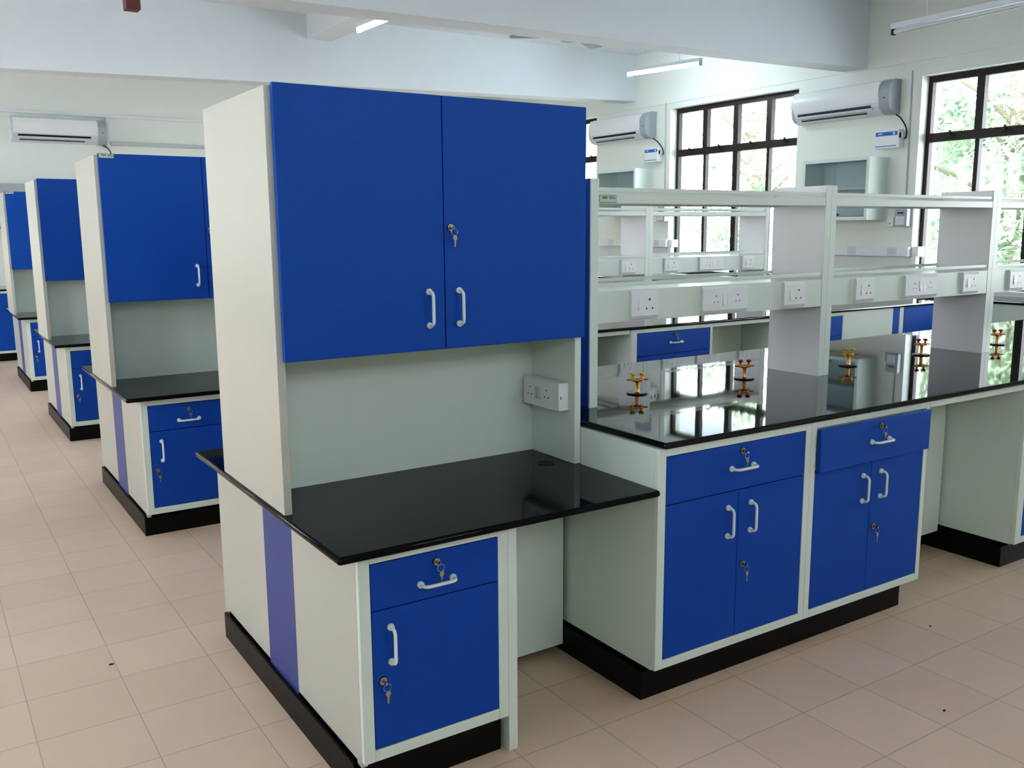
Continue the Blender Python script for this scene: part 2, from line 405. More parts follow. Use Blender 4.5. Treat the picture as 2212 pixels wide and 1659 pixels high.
def make_socket(double):
    """switched socket plate on the fascia; its left edge at x = 0, face looking to -y at y = PF"""
    w = 0.262 if double else 0.137
    x0, z0, z1, yf = 0.0, 1.232, 1.343, PF + 0.0003
    t = Thing('power_socket', '', 'socket', (w / 2, yf, z0), 'power sockets on the shelf fascias')
    prof = [(yf, z0 + 0.002), (yf - 0.010, z0), (yf - 0.0165, z0 + 0.012), (yf - 0.0165, z1 - 0.012), (yf - 0.010, z1), (yf, z1 - 0.002)]
    b = B().prism(prof, 'x', 0.0, w)
    t.part('plate', b, 'white', smooth=False)
    yp = yf - 0.0165
    def pins(cx, cz, k):
        b = B()
        for dx, dz, r in ((0.0, 0.017 * k, 0.0038 * k), (-0.0125 * k, -0.012 * k, 0.0030 * k), (0.0125 * k, -0.012 * k, 0.0030 * k)):
            b.cyl((cx + dx, yp + 0.001, cz + dz), (cx + dx, yp - 0.0006, cz + dz), r, r, 10)
        t.part('pin_holes', b, 'dark', smooth=False, label='three dark pin holes')
    def rocker(cx, cz):
        b = B().prism([(yp, cz - 0.024), (yp - 0.006, cz - 0.023), (yp - 0.003, cz), (yp - 0.002, cz + 0.023), (yp, cz + 0.024)], 'x', cx - 0.0105, cx + 0.0105)
        t.part('switch', b, 'white', smooth=False, label='rocker switch')
    zc = (z0 + z1) / 2
    if double:
        pins(0.075, zc, 0.85); rocker(0.124, zc); rocker(0.149, zc); pins(0.202, zc, 0.85)
    else:
        rocker(0.046, zc); pins(0.092, zc - 0.002, 1.2)
    return t.o

def make_tap(knob):
    c = (0, 0, 0)
    t = Thing('gas_tap', '', 'tap', (0, 0, 0), 'brass gas taps on the nearest bench')
    t.part('base_disc', B().lathe([(0.045, 0.0003), (0.045, 0.003), (0.042, 0.0055), (0.012, 0.0065)], c, 28), 'dark', label='black base disc')
    b = B().lathe([(0.011, 0.0066), (0.0085, 0.012), (0.0075, 0.045), (0.009, 0.050)], c, 16)
    t.part('stem', b, 'brass')
    b = B().ball((0, 0, 0.055), 0.0105, (1.2, 1, 0.9))
    for s, dy in ((-1, 0.35), (1, -0.35)):
        b.cyl((0, 0, 0.054), (s * 0.020, dy * 0.02, 0.060), 0.0075, 0.0078, 12).cyl((s * 0.018, dy * 0.018, 0.050), (s * 0.018, dy * 0.018, 0.068), 0.0078, 0.0066, 12)
        b.cyl((s * 0.022, dy * 0.02, 0.058), (s * 0.043, dy * 0.045, 0.0585), 0.0042, 0.0030, 10)
    t.part('valve_body', b, 'brass', label='twin brass valve with angled nozzles')
    for s, dy in ((-1, 0.35), (1, -0.35)):
        x, y = s * 0.018, dy * 0.018
        t.part('knob', B().lathe([(0.0045, 0.0682), (0.0045, 0.074), (0.0095, 0.077), (0.0115, 0.081), (0.0105, 0.0865), (0.004, 0.088)], (x, y, 0), 14), knob, label=knob + ' knob')
    return t.o

def row_of(proto, label_fmt, ks=(1, 2, 3)):
    proto['label'] = label_fmt.format(NTH[0])
    for k in ks: dup(proto, (0, ISL[k], 0), label_fmt.format(NTH[k]))

row_of(make_pedestal(), 'white pedestal with blue drawer and door at the aisle end of the {} island')
row_of(make_desktop(), 'low black granite desk top at the aisle end of the {} island')
row_of(make_modesty(), 'white knee panel under the low desk of the {} island', (1,))
ov = make_overhead(); ov['label'] = 'tall overhead cabinet with two blue doors on the desk of the nearest island'
dup(ov, (0, ISL[2], 0), 'tall overhead cabinet without maker plate on the desk of the third nearest island')
op = make_overhead(True); op['label'] = 'tall overhead cabinet with maker plate on the desk of the second nearest island'
op.location.y += ISL[1]
dup(op, (0, ISL[3] - ISL[1], 0), 'tall overhead cabinet with maker plate on the desk of the farthest island')

# power box fixed in the niche of the nearest desk
t = Thing('power_box', 'white surface power box on the right side of the desk niche', 'socket', (0.985, 0.51, 0.94))
t.part('box', B().box(0.955, 0.9995, 0.405, 0.630, 0.940, 1.040, 0.003), 'white')
b = B()
for cy in (0.585, 0.48):
    for dy, dz in ((0, 0.016), (-0.011, -0.010), (0.011, -0.010)):
        b.cyl((0.956, cy + dy, 0.990 + dz), (0.9542, cy + dy, 0.990 + dz), 0.003, 0.003, 8)
t.part('pin_holes', b, 'label_grey', smooth=False)
for cy in (0.542, 0.523): t.part('switch', B().box(0.951, 0.9549, cy - 0.008, cy + 0.008, 0.968, 1.012, 0.001), 'pale')
t.part('slot', B().box(0.9635, 0.9665, 0.4042, 0.4055, 0.982, 0.994), 'dark', smooth=False)

# benches
C1 = make_bench_cabinet(1.0283, 1.7685, 0.0335, 0.0290, 'base cabinet with drawer shut, nearest bench, beside the low desk', 0.0, skl=0.0139)
C2 = make_bench_cabinet(1.7695, 2.495, 0.0290, 0.0255, 'base cabinet with its drawer pulled slightly out, front of the nearest bench', 0.022, skr=0.05)
C3 = make_bench_cabinet(3.236, 4.020, 0.052, 0.022, 'base cabinet beyond the knee space at the right edge of the photo', 0.0, skl=0.014)
KN = make_knee(2.4955, 3.2215, 'white knee panel and rail between two base cabinets of the nearest bench')
TP = make_bench_top('polished black granite top of the nearest bench')
D1 = ISL[1]
dup(C1, (0, D1, 0), 'base cabinet of the second bench right beside its low desk')
dup(C2, (0, D1, 0), 'base cabinet of the second bench left of its first knee space')
dup(C3, (0, D1, 0), 'base cabinet of the second bench seen under the nearest shelf, blue drawer between openings')
dup(KN, (0, D1, 0), 'left knee space of the second bench, left of its blue drawer')
for k in (1,): dup(TP, (0, ISL[k], 0), 'black granite top of the {} bench'.format(NTH[k]))
kn2 = make_knee(4.0205, 4.7255, 'right knee space of the second bench, right of its blue drawer'); kn2.location.y += D1
c4 = make_bench_cabinet(4.740, 5.545, 0.052, 0.022, 'second bench base cabinet with blue drawer beside a white front', 0.0, skl=0.014); c4.location.y += D1
# white fronted unit and last blue unit of the second bench
def plain_cabinet(x0, x1, split, label, y):
    zt = BZ - GR - 0.0005
    t = Thing('base_cabinet', label, 'cabinet', ((x0 + x1) / 2, 0.66 + y, 0), 'bench base cabinets')
    t.part('carcass', B().box(x0, x1, BF + 0.02 + y, BK + y, 0.118, zt), 'enamel', smooth=False)
    t.part('skirting', B().box(x0, x1, 0.0118 + y, BK - 0.05 + y, 0, 0.1178), 'skirt', smooth=False)
    for k, (a, c, m) in enumerate(split):
        t.part('front_panel', B().box(a, c, BF + 0.0005 + y, BF + 0.0195 + y, 0.124, zt, 0.0012), m, smooth=False, label={'blue': 'blue front panel', 'enamel': 'white front panel'}[m])
    return t.o
plain_cabinet(5.546, 6.355, [(5.548, 6.20, 'enamel'), (6.20, 6.295, 'blue'), (6.295, 6.353, 'enamel')], 'second bench unit with wide white front and narrow blue strip', D1)
plain_cabinet(6.356, 7.27, [(6.358, 7.27, 'blue')], 'second bench unit with plain blue front nearest the window wall', D1)

# shelves and sockets
BAYS = [(1.2005, 2.5592), (2.5602, 3.8985), (3.8995, 5.2375)]
BAYN = ['first', 'middle', 'last']
for k in range(2):
    for i, (a, c) in enumerate(BAYS):
        if k == 1 and i == 0: continue
        o = make_shelf(a, c, 'white two tier reagent shelf, {} bay from the aisle, on the {} bench'.format(BAYN[i], NTH[k]), blue_end=(i == 0), plate=(i == 0))
        o.location.y += ISL[k]
S1 = make_socket(False); S2 = make_socket(True)
first = {False: True, True: True}
POS = [(0.188, False, 'left single'), (0.566, True, 'double'), (1.056, False, 'right single')]
for k in (0, 1):
    for i, (a, c) in enumerate(BAYS):
        for j, (dx, dbl, nm) in enumerate(POS):
            if k == 1 and (i == 0 or (i == 1 and j < 2)): continue
            if k == 0 and i == 2 and j > 0: continue
            P_ = S2 if dbl else S1
            lab = '{} socket plate with switch on the {} shelf bay of the {} bench'.format(nm, BAYN[i], NTH[k])
            if first[dbl]: o = P_; first[dbl] = False
            else: o = copy_tree(P_)
            w = 0.262 if dbl else 0.137
            o.location = (a + dx - (0.037 if i else 0) * 0 + w / 2 - (0.03 if i == 2 else 0.0), PF + 0.0003 + ISL[k], 1.232); o['label'] = lab

# gas taps
TY = make_tap('yellow'); TR = make_tap('red')
spots = [(TY, 1.559, 0.682, 'yellow knobbed brass gas tap nearest the overhead cabinet'), (TR, 2.202, 0.691, 'red knobbed brass gas tap left of the first shelf post'),
         (TY, 2.912, 0.671, 'yellow knobbed brass gas tap right of the first shelf post'), (TR, 3.544, 0.689, 'red knobbed brass gas tap left of the second shelf post'),
         (TR, 4.290, 0.700, 'red knobbed brass gas tap right of the second shelf post')]
seen = set()
for p, x, y, lab in spots:
    o = p if p.name not in seen else copy_tree(p); seen.add(p.name)
    o.location = (x, y, BZ + 0.0002); o['label'] = lab; o.rotation_euler.z = math.radians(-8)

# ------------------------------------------------------------------ the room
XW, YBK, XL, YF, CZ = 7.9, 11.6, -3.4, -4.0, 3.95
struct('floor', B().box(XL - 0.3, XW + 0.3, YF - 0.3, YBK + 0.3, -0.1, 0.0), 'tiles')
struct('ceiling', B().box(XL - 0.3, XW + 0.3, YF - 0.3, YBK + 0.3, CZ, CZ + 0.15), 'ceil')
struct('wall_back', B().box(XL - 0.3, XW + 0.3, YBK, YBK + 0.25, 0, CZ), 'wall')
FILL_FW = [(-2.3, -0.5, 2.3, 3.2), (1.4, 2.6, 2.3, 3.2)]  # unseen high openings, added to throw light on faces turned to -y
b = B(); x = XL
for (a, c, z0, z1) in FILL_FW:
    b.box(x, a, YF - 0.3, YF, 0, CZ); b.box(a, c, YF - 0.3, YF, 0, z0); b.box(a, c, YF - 0.3, YF, z1, CZ); x = c
b.box(x, XW, YF - 0.3, YF, 0, CZ)
struct('wall_front', b, 'wall')
RW = [(-2.30, -0.10, 0.95, 3.09), (1.44, 3.677, 0.95, 3.085), (5.239, 7.394, 0.95, 3.165), (8.993, 11.1, 0.95, 3.22)]
LW = [(0.3, 2.0, 1.3, 3.2), (5.1, 6.9, 1.3, 3.2), (8.9, 10.5, 1.3, 3.2)]
def wall_with_holes(name, x0, x1, holes):
    b = B(); y = YF
    for (a, c, z0, z1) in holes:
        b.box(x0, x1, y, a, 0, CZ); b.box(x0, x1, a, c, 0, z0); b.box(x0, x1, a, c, z1, CZ); y = c
    b.box(x0, x1, y, YBK, 0, CZ)
    struct(name, b, 'wall')
wall_with_holes('wall_right', XW, XW + 0.3, RW)
wall_with_holes('wall_left', XL - 0.3, XL, LW)
nwin = [0]
def window(x, a, c, z0, z1, zt, cols, sgn):
    nwin[0] += 1
    e = bpy.data.objects.new('window_%d' % nwin[0], None); COL.objects.link(e); e['kind'] = 'structure'
    x0, x1 = x - 0.03, x + 0.03
    b = B().box(x0, x1, a, a + 0.045, z0, z1).box(x0, x1, c - 0.045, c, z0, z1).box(x0, x1, a + 0.045, c - 0.045, z0, z0 + 0.05).box(x0, x1, a + 0.045, c - 0.045, z1 - 0.065, z1)
    b.box(x0 - 0.01, x1, a + 0.045, c - 0.045, zt - 0.045, zt + 0.045)
    struct('window_frame', b, 'frame', parent=e)
    for k in range(1, cols):
        y = a + (c - a) * k / cols
        w = 0.04
        struct('mullion', B().box(x0 - 0.005, x1, y - w, y + w, zt + 0.045, z1 - 0.065), 'frame', parent=e)
        w2 = 0.040 if (k % 2 == 0) else 0.022
        struct('mullion', B().box(x0, x1, y - w2, y + w2, z0 + 0.05, zt - 0.045), 'frame', parent=e)
    if sgn > 0:
        for k in range(cols):
            y = a + (c - a) * (k + 0.5) / cols
            b = B().box(x0 - 0.03, x0 - 0.01, y - 0.012, y + 0.012, zt + 0.0, zt + 0.06, 0.004).box(x0 - 0.035, x0 - 0.02, y - 0.05, y + 0.012, zt + 0.0, zt + 0.012, 0.003)
            struct('window_stay', b, 'frame', parent=e)
    struct('glass_pane', B().box(x - 0.002, x + 0.002, a + 0.045, c - 0.045, z0 + 0.05, z1 - 0.065), 'glass', parent=e)
for (a, c, z0, z1) in RW: window(XW + 0.15, a, c, z0, z1, {3.09: 2.47, 3.085: 2.47, 3.165: 2.575, 3.22: 2.62}[z1], 4, 1)
for (a, c, z0, z1) in LW: window(XL - 0.15, a, c, z0, z1, 2.1, 4, -1)

for (a, c, z0, z1) in FILL_FW:  # frames and panes of the added fill-light openings
    nwin[0] += 1
    e = bpy.data.objects.new('window_%d' % nwin[0], None); COL.objects.link(e); e['kind'] = 'structure'
    y0, y1 = YF - 0.18, YF - 0.12
    b = B().box(a, a + 0.05, y0, y1, z0, z1).box(c - 0.05, c, y0, y1, z0, z1).box(a + 0.05, c - 0.05, y0, y1, z0, z0 + 0.05).box(a + 0.05, c - 0.05, y0, y1, z1 - 0.06, z1)
    b.box(a + 0.05, c - 0.05, y0, y1, 2.75, 2.81)
    for k in (1, 2, 3):
        u = a + (c - a) * k / 4; b.box(u - 0.03, u + 0.03, y0, y1, z0 + 0.05, 2.75).box(u - 0.03, u + 0.03, y0, y1, 2.81, z1 - 0.06)
    struct('window_frame', b, 'frame', parent=e)
    struct('glass_pane', B().box(a + 0.05, c - 0.05, YF - 0.152, YF - 0.148, z0 + 0.05, z1 - 0.06), 'glass', parent=e)

def beam(name, y0, y1, xa, za, xb, zb):
    b = B(); bm = b.bm
    V = [bm.verts.new(p) for p in ((xa, y0, za), (xb, y0, zb), (xb, y1, zb), (xa, y1, za), (xa, y0, CZ), (xb, y0, CZ), (xb, y1, CZ), (xa, y1, CZ))]
    for f in ((0, 1, 2, 3), (4, 5, 6, 7), (0, 1, 5, 4), (1, 2, 6, 5), (2, 3, 7, 6), (3, 0, 4, 7)): bm.faces.new([V[i] for i in f])
    struct(name, b, 'ceil')
beam('ceiling_beam_1', 4.328, 4.61, XL, 3.25 - 0.0135 * (XW - XL), XW, 3.245)
beam('ceiling_beam_2', 8.089, 8.37, XL, 3.336 - 0.0275 * (XW - XL), XW, 3.336)
beam('ceiling_beam_3', 0.56, 0.84, XL, 3.25, XW, 3.25)
struct('ceiling_beam_4', B().box(3.06, 3.36, 4.61, 8.089, 3.69, CZ), 'ceil')

# ------------------------------------------------------------------ things on the window wall and back wall
def make_ac():
    """wall air conditioner, 1.26 long along x, back at y = 0, base at z = 0, looking to -y"""
    L, H, D = 1.26, 0.345, 0.21
    t = Thing('air_conditioner', '', 'air conditioner', (0, 0, 0), 'wall air conditioners')
    body = [(0, 0.0), (-0.09, 0.0), (-0.15, 0.035), (-0.185, 0.08), (-0.185, 0.26), (-0.15, H - 0.02), (-0.10, H), (0, H)]
    t.part('body', B().prism(body, 'x', -L / 2 + 0.02, L / 2 - 0.12), 'pale', smooth=False)
    cap = [(0, -0.004), (-0.09, -0.004), (-0.15, 0.02), (-0.19, 0.06), (-0.205, 0.12), (-0.205, 0.24), (-0.19, H - 0.06), (-0.15, H - 0.015), (-0.10, H + 0.003), (0, H + 0.003)]
    t.part('end_cap', B().prism(cap, 'x', L / 2 - 0.12, L / 2), 'grey', label='grey rounded right end')
    t.part('end_cap', B().prism(cap, 'x', -L / 2, -L / 2 + 0.02), 'pale')
    n = 10
    face = [(-0.186, 0.115)] + [(-0.190 - 0.024 * math.sin(PI * k / n), 0.115 + (H - 0.135) * k / n) for k in range(n + 1)] + [(-0.16, H - 0.018), (-0.16, 0.15)]
    t.part('front_panel', B().prism(face[1:], 'x', -L / 2 + 0.022, L / 2 - 0.122), 'white', label='glossy white curved front')
    t.part('outlet_slot', B().prism([(-0.1862, 0.098), (-0.1862, 0.072), (-0.170, 0.058), (-0.16, 0.09)], 'x', -L / 2 + 0.08, L / 2 - 0.22), 'dark', smooth=False, label='dark air outlet slot')
    t.part('outlet_slot', B().prism([(-0.164, 0.0475), (-0.128, 0.0185), (-0.12, 0.03), (-0.15, 0.055)], 'x', -L / 2 + 0.10, L / 2 - 0.30), 'dark', smooth=False, label='dark lower outlet slot')
    t.part('louver', B().prism([(-0.190, 0.068), (-0.192, 0.060), (-0.172, 0.040), (-0.166, 0.046)], 'x', -L / 2 + 0.07, L / 2 - 0.21), 'pale', smooth=False)
    t.part('badge', B().box(L / 2 - 0.075, L / 2 - 0.04, -0.2062, -0.2048, 0.15, 0.162), 'label_grey', smooth=False)
    return t.o
def make_stabilizer():
    t = Thing('voltage_stabilizer', '', 'voltage stabilizer', (0, 0, 0), 'voltage stabilizers below the air conditioners')
    t.part('case', B().box(-0.14, 0.14, -0.10, 0, 0, 0.185, 0.004), 'white')
    t.part('label_band', B().box(-0.128, 0.128, -0.1012, -0.1, 0.128, 0.168), 'label_blue', smooth=False, label='blue printed label band')
    b = B().box(-0.10, -0.045, -0.1018, -0.1011, 0.150, 0.157)
    b.prism([(-0.10, 0.140), (-0.05, 0.146), (-0.05, 0.150), (-0.10, 0.144)], 'y', -0.1018, -0.1011).cyl((0.088, -0.1011, 0.148), (0.088, -0.1018, 0.148), 0.015, 0.015, 14)
    t.part('label_print', b, 'pale', smooth=False)
    t.part('label_line', B().box(-0.128, 0.120, -0.1012, -0.1, 0.018, 0.027), 'label_blue', smooth=False)
    t.part('switch', B().box(0.1395, 0.146, -0.085, -0.062, 0.10, 0.15), 'dark', smooth=False, label='dark side switch')
    t.part('plug', B().box(0.1395, 0.165, -0.060, -0.030, 0.095, 0.155, 0.004), 'white')
    return t.o
def make_wall_cabinet():
    W, H, D = 0.86, 0.655, 0.32
    t = Thing('glazed_wall_cabinet', '', 'cabinet', (0, 0, 0), 'glazed cabinets on the window wall')
    b = B().box(-W / 2, -W / 2 + 0.018, -D + 0.02, 0, 0, H).box(W / 2 - 0.018, W / 2, -D + 0.02, 0, 0, H, 0.0).box(-W / 2 + 0.018, W / 2 - 0.018, -D + 0.02, 0, 0, 0.018)
    b.box(-W / 2 + 0.018, W / 2 - 0.018, -D + 0.02, 0, H - 0.018, H)
    t.part('carcass', b, 'enamel', smooth=False)
    t.part('back_panel', B().box(-W / 2 + 0.019, W / 2 - 0.019, -0.012, 0, 0.019, H - 0.019), 'inside', smooth=False)
    b = B(); frame_front(b, -W / 2, W / 2, -D, 0.0195, 0.0, H, 0.036)
    t.part('face_frame', b, 'enamel')
    t.part('shelf_board', B().box(-W / 2 + 0.019, W / 2 - 0.019, -D + 0.04, -0.013, 0.325, 0.342), 'inside', smooth=False)
    for a, c, y in ((-W / 2 + 0.037, 0.02, -D + 0.006), (-0.02, W / 2 - 0.037, -D + 0.012)):
        g = t.part('glass_door', B().box(a, c, y, y + 0.004, 0.040, H - 0.040), 'cabglass', smooth=False, label='sliding glass door')
        t.part('finger_pull', B().box(a + 0.05, a + 0.09, y - 0.004, y - 0.0002, 0.05, 0.07), 'dark', g, False)
    b = B().box(-W / 2 + 0.0365, W / 2 - 0.0365, -D + 0.004, -D + 0.019, 0.0365, 0.0395).box(-W / 2 + 0.0365, W / 2 - 0.0365, -D + 0.004, -D + 0.019, H - 0.0395, H - 0.0365)
    t.part('track', b, 'label_blue', smooth=False)
    return t.o
RZ = -PI / 2      # local -y looks to the room from the window wall
def put(o, x, y, z, label, rz=RZ):
    o.location = (x, y, z); o.rotation_euler.z = rz; o['label'] = label
AC = make_ac(); put(AC, XW, 4.54, 2.735, 'white wall air conditioner between the two right windows')
a2 = copy_tree(AC); put(a2, XW, 8.30, 2.80, 'white wall air conditioner beyond the middle window, above the far glazed cabinet')
a3 = copy_tree(AC); put(a3, 0.91, YBK, 2.735, 'wall air conditioner on the back wall at the upper left', 0.0); a3.scale = (0.9, 1, 0.9)
ST = make_stabilizer(); put(ST, XW, 3.985, 2.385, 'white stabilizer box with blue label below the nearer air conditioner')
s2 = copy_tree(ST); put(s2, XW, 7.665, 2.475, 'white stabilizer box with blue label below the farther air conditioner')
GC = make_wall_cabinet(); put(GC, XW, 4.44, 1.645, 'glazed white wall cabinet below the nearer air conditioner')
g2 = copy_tree(GC); put(g2, XW, 8.16, 1.735, 'glazed white wall cabinet below the farther air conditioner')
def cord(pts, label, base): 
    P = [Vector(p) for p in pts]; out = []
    for i in range(len(P) - 1):
        p0, p1, p2, p3 = P[max(i - 1, 0)], P[i], P[i + 1], P[min(i + 2, len(P) - 1)]
        for k in range(6):
            s = k / 6
            out.append(0.5 * ((2 * p1) + (-p0 + p2) * s + (2 * p0 - 5 * p1 + 4 * p2 - p3) * s * s + (-p0 + 3 * p1 - 3 * p2 + p3) * s ** 3))
    out.append(P[-1])
    single('extension_cord', B().tube(out, 0.0075, 8), 'cable', label, 'cable', base)
cord([(XW - 0.06, 3.915, 2.728), (XW - 0.05, 3.86, 2.68), (XW - 0.04, 3.80, 2.58), (XW - 0.04, 3.795, 2.49), (XW - 0.045, 3.812, 2.475)], 'black cord curving from the nearer air conditioner to its stabilizer', (XW - 0.05, 3.85, 2.46))
cord([(XW - 0.06, 7.675, 2.793), (XW - 0.05, 7.60, 2.75), (XW - 0.04, 7.51, 2.66), (XW - 0.04, 7.475, 2.58), (XW - 0.045, 7.492, 2.565)], 'black cord curving from the farther air conditioner to its stabilizer', (XW - 0.05, 7.6, 2.55))
cord([(1.44, YBK - 0.06, 2.728), (1.50, YBK - 0.05, 2.69), (1.54, YBK - 0.04, 2.62), (1.56, YBK - 0.02, 2.5)], 'black cord hanging from the air conditioner on the back wall', (1.5, YBK - 0.05, 2.6))

def make_trunking(n, L, H):
    t = Thing('socket_trunking', '', 'trunking', (0, 0, 0), 'white socket trunking on the window wall')
    t.part('trunk', B().box(-L / 2, L / 2, -0.055, 0, 0, H, 0.003), 'white')
    for k in range(n):
        cx = -L / 2 + L * (k + 0.62) / n
        f = t.part('socket_plate', B().box(cx - 0.055, cx + 0.055, -0.058, -0.0551, 0.006, H - 0.006, 0.001), 'pale')
        b = B()
        for dx, dz in ((0, 0.016), (-0.011, -0.010), (0.011, -0.010)): b.cyl((cx + dx, -0.057, H / 2 + dz), (cx + dx, -0.0588, H / 2 + dz), 0.0035, 0.0035, 8)
        t.part('pin_holes', b, 'label_grey', f, False)
    return t.o
T1 = make_trunking(3, 1.50, 0.10); put(T1, XW, 4.43, 1.262, 'white socket trunking along the pier under the nearer glazed cabinet')
t2 = copy_tree(T1); put(t2, XW, 8.13, 1.315, 'white socket trunking along the pier under the farther glazed cabinet')
single('trunking_end', B().box(XW + 0.001, XW + 0.115, 3.60, 3.676, 1.262, 1.365, 0.003).box(XW + 0.001, XW + 0.06, 3.62, 3.676, 0.951, 1.2615), 'white', 'white trunking turning into the right window reveal', 'trunking', (XW + 0.05, 3.64, 0.951))
single('trunking_end', B().box(XW + 0.001, XW + 0.115, 7.317, 7.393, 1.315, 1.415, 0.003).box(XW + 0.001, XW + 0.06, 7.337, 7.393, 0.951, 1.3145), 'white', 'white trunking turning into the middle window reveal', 'trunking', (XW + 0.05, 7.36, 0.951))
def make_breaker():
    t = Thing('breaker_switch_box', '', 'switch box', (0, 0, 0), 'breaker boxes on the window wall')
    t.part('case', B().box(-0.072, 0.072, -0.075, 0, 0, 0.20, 0.005), 'grey')
    t.part('toggle', B().box(-0.035, 0.03, -0.088, -0.0752, 0.13, 0.145, 0.002), 'dark', smooth=False)
    t.part('cover', B().box(-0.06, 0.045, -0.0772, -0.0752, 0.015, 0.105, 0.001), 'pale', smooth=False)
    return t.o
BR = make_breaker(); put(BR, XW, 3.775, 1.578, 'grey breaker box beside the nearer glazed cabinet')
b2 = copy_tree(BR); put(b2, XW, 7.47, 1.665, 'grey breaker box beside the farther glazed cabinet')
def make_wall_socket():
    t = Thing('wall_socket', '', 'socket', (0, 0, 0), 'small wall sockets')
    t.part('plate', B().box(-0.037, 0.037, -0.035, 0, 0, 0.10, 0.006), 'white')
    t.part('pin_hole', B().cyl((0.0, -0.0345, 0.035), (0.0, -0.037, 0.035), 0.008, 0.008, 10), 'label_grey', smooth=False)
    return t.o
WS = make_wall_socket(); put(WS, XW, 3.925, 1.572, 'small white wall socket left of the nearer breaker box')
w2 = copy_tree(WS); put(w2, XW, 7.64, 1.668, 'small white wall socket left of the farther breaker box')
single('conduit', B().cyl((XW - 0.009, 3.775, 1.79), (XW - 0.009, 3.79, 3.15), 0.007, 0.007, 8), 'pipe', 'thin vertical conduit on the pier beside the right window', 'conduit', (XW - 0.009, 3.78, 1.79))
single('conduit', B().cyl((XW - 0.009, 7.47, 1.875), (XW - 0.009, 7.48, 3.25), 0.007, 0.007, 8), 'pipe', 'thin vertical conduit on the pier beside the middle window', 'conduit', (XW - 0.009, 7.47, 1.875))
single('drain_pipe', B().box(1.54, 5.0, YBK - 0.07, YBK - 0.001, 2.735, 2.785, 0.01), 'pipe', 'horizontal pipe casing right of the back wall air conditioner', 'pipe', (3.2, YBK - 0.03, 2.735))
single('cable_duct', B().box(1.495, 1.535, YBK - 0.06, YBK - 0.001, 2.70, 3.10, 0.004), 'pale', 'short vertical duct beside the back wall air conditioner', 'duct', (1.515, YBK - 0.03, 2.70))
struct('trim_1', B().box(XL, XW, YBK - 0.05, YBK - 0.0005, 3.10, 3.135), 'ceil')
struct('trim_2', B().box(XW - 0.012, XW - 0.0005, YF, YBK, 3.235, CZ), 'wall')

# bench along the window wall, between the islands
single('window_bench_worktop', B().box(7.281, XW - 0.001, -2.4, 11.0, BZ - GR, BZ, 0.006), 'granite', 'black granite top along the window wall under the windows', 'worktop', (7.6, 4.3, BZ - GR), smooth=True)
def wall_unit(y0, y1, label):
    t = Thing('wall_bench_cabinet', label, 'cabinet', (7.6, (y0 + y1) / 2, 0), 'white cabinets under the window wall bench')
    t.part('carcass', B().box(7.335, XW - 0.002, y0, y1, 0.1, BZ - GR - 0.0005), 'enamel', smooth=False)
    n = 2
    for k in range(n):
        a = y0 + (y1 - y0) * k / n + 0.004; c = y0 + (y1 - y0) * (k + 1) / n - 0.004
        t.part('door', B().box(7.315, 7.3348, a, c, 0.12, BZ - GR - 0.004, 0.0015), 'enamel', label='plain white door')
    t.part('skirting', B().box(7.38, XW - 0.002, y0, y1, 0, 0.0998), 'skirt', smooth=False)
wall_unit(1.385, 2.655, 'plain white base cabinet under the window bench between first and second islands')
# bench along the back wall
for k, (a, c) in enumerate(((-0.62, 0.13),)):
    lab = ['blue fronted base cabinet against the back wall, left of the last island', 'blue fronted base cabinet against the back wall, behind the last island'][k]
    zt = 0.868
    t = Thing('back_bench_cabinet', lab, 'cabinet', ((a + c) / 2, 11.2, 0), 'base cabinets along the back wall')
    t.part('carcass', B().box(a, c, 10.72, YBK - 0.002, 0.1, zt), 'enamel', smooth=False)
    b = B(); frame_front(b, a, c, 10.70, 0.0195, 0.1, zt, 0.03); t.part('face_frame', b, 'enamel')
    t.part('skirting', B().box(a, c, 10.75, YBK - 0.002, 0, 0.0998), 'skirt', smooth=False)
    for u, v in ((a + 0.032, (a + c) / 2 - 0.001), ((a + c) / 2 + 0.001, c - 0.032)):
        t.part('door', B().box(u, v, 10.7005, 10.7192, 0.132, zt - 0.032, 0.0015), 'blue', label='blue door')
single('back_bench_worktop', B().box(-0.65, 0.14, 10.68, YBK - 0.001, 0.8685, 0.89, 0.006), 'granite', 'black granite top on the bench along the back wall', 'worktop', (-0.25, 11.1, 0.8685))
t = Thing('back_wall_cabinet', 'blue fronted cabinet with grey top band hung on the back wall', 'cabinet', (0.2, 11.4, 1.62))
t.part('carcass', B().box(-0.62, 1.2, 11.27, YBK - 0.001, 1.615, 2.06), 'enamel', smooth=False)
for u, v in ((-0.618, -0.015), (-0.012, 0.59), (0.593, 1.198)): t.part('door', B().box(u, v, 11.25, 11.2698, 1.617, 2.058, 0.0015), 'blue', label='blue door')
t.part('top_band', B().box(-0.62, 1.2, 11.255, YBK - 0.001, 2.0602, 2.19), 'grey', smooth=False, label='grey top band')

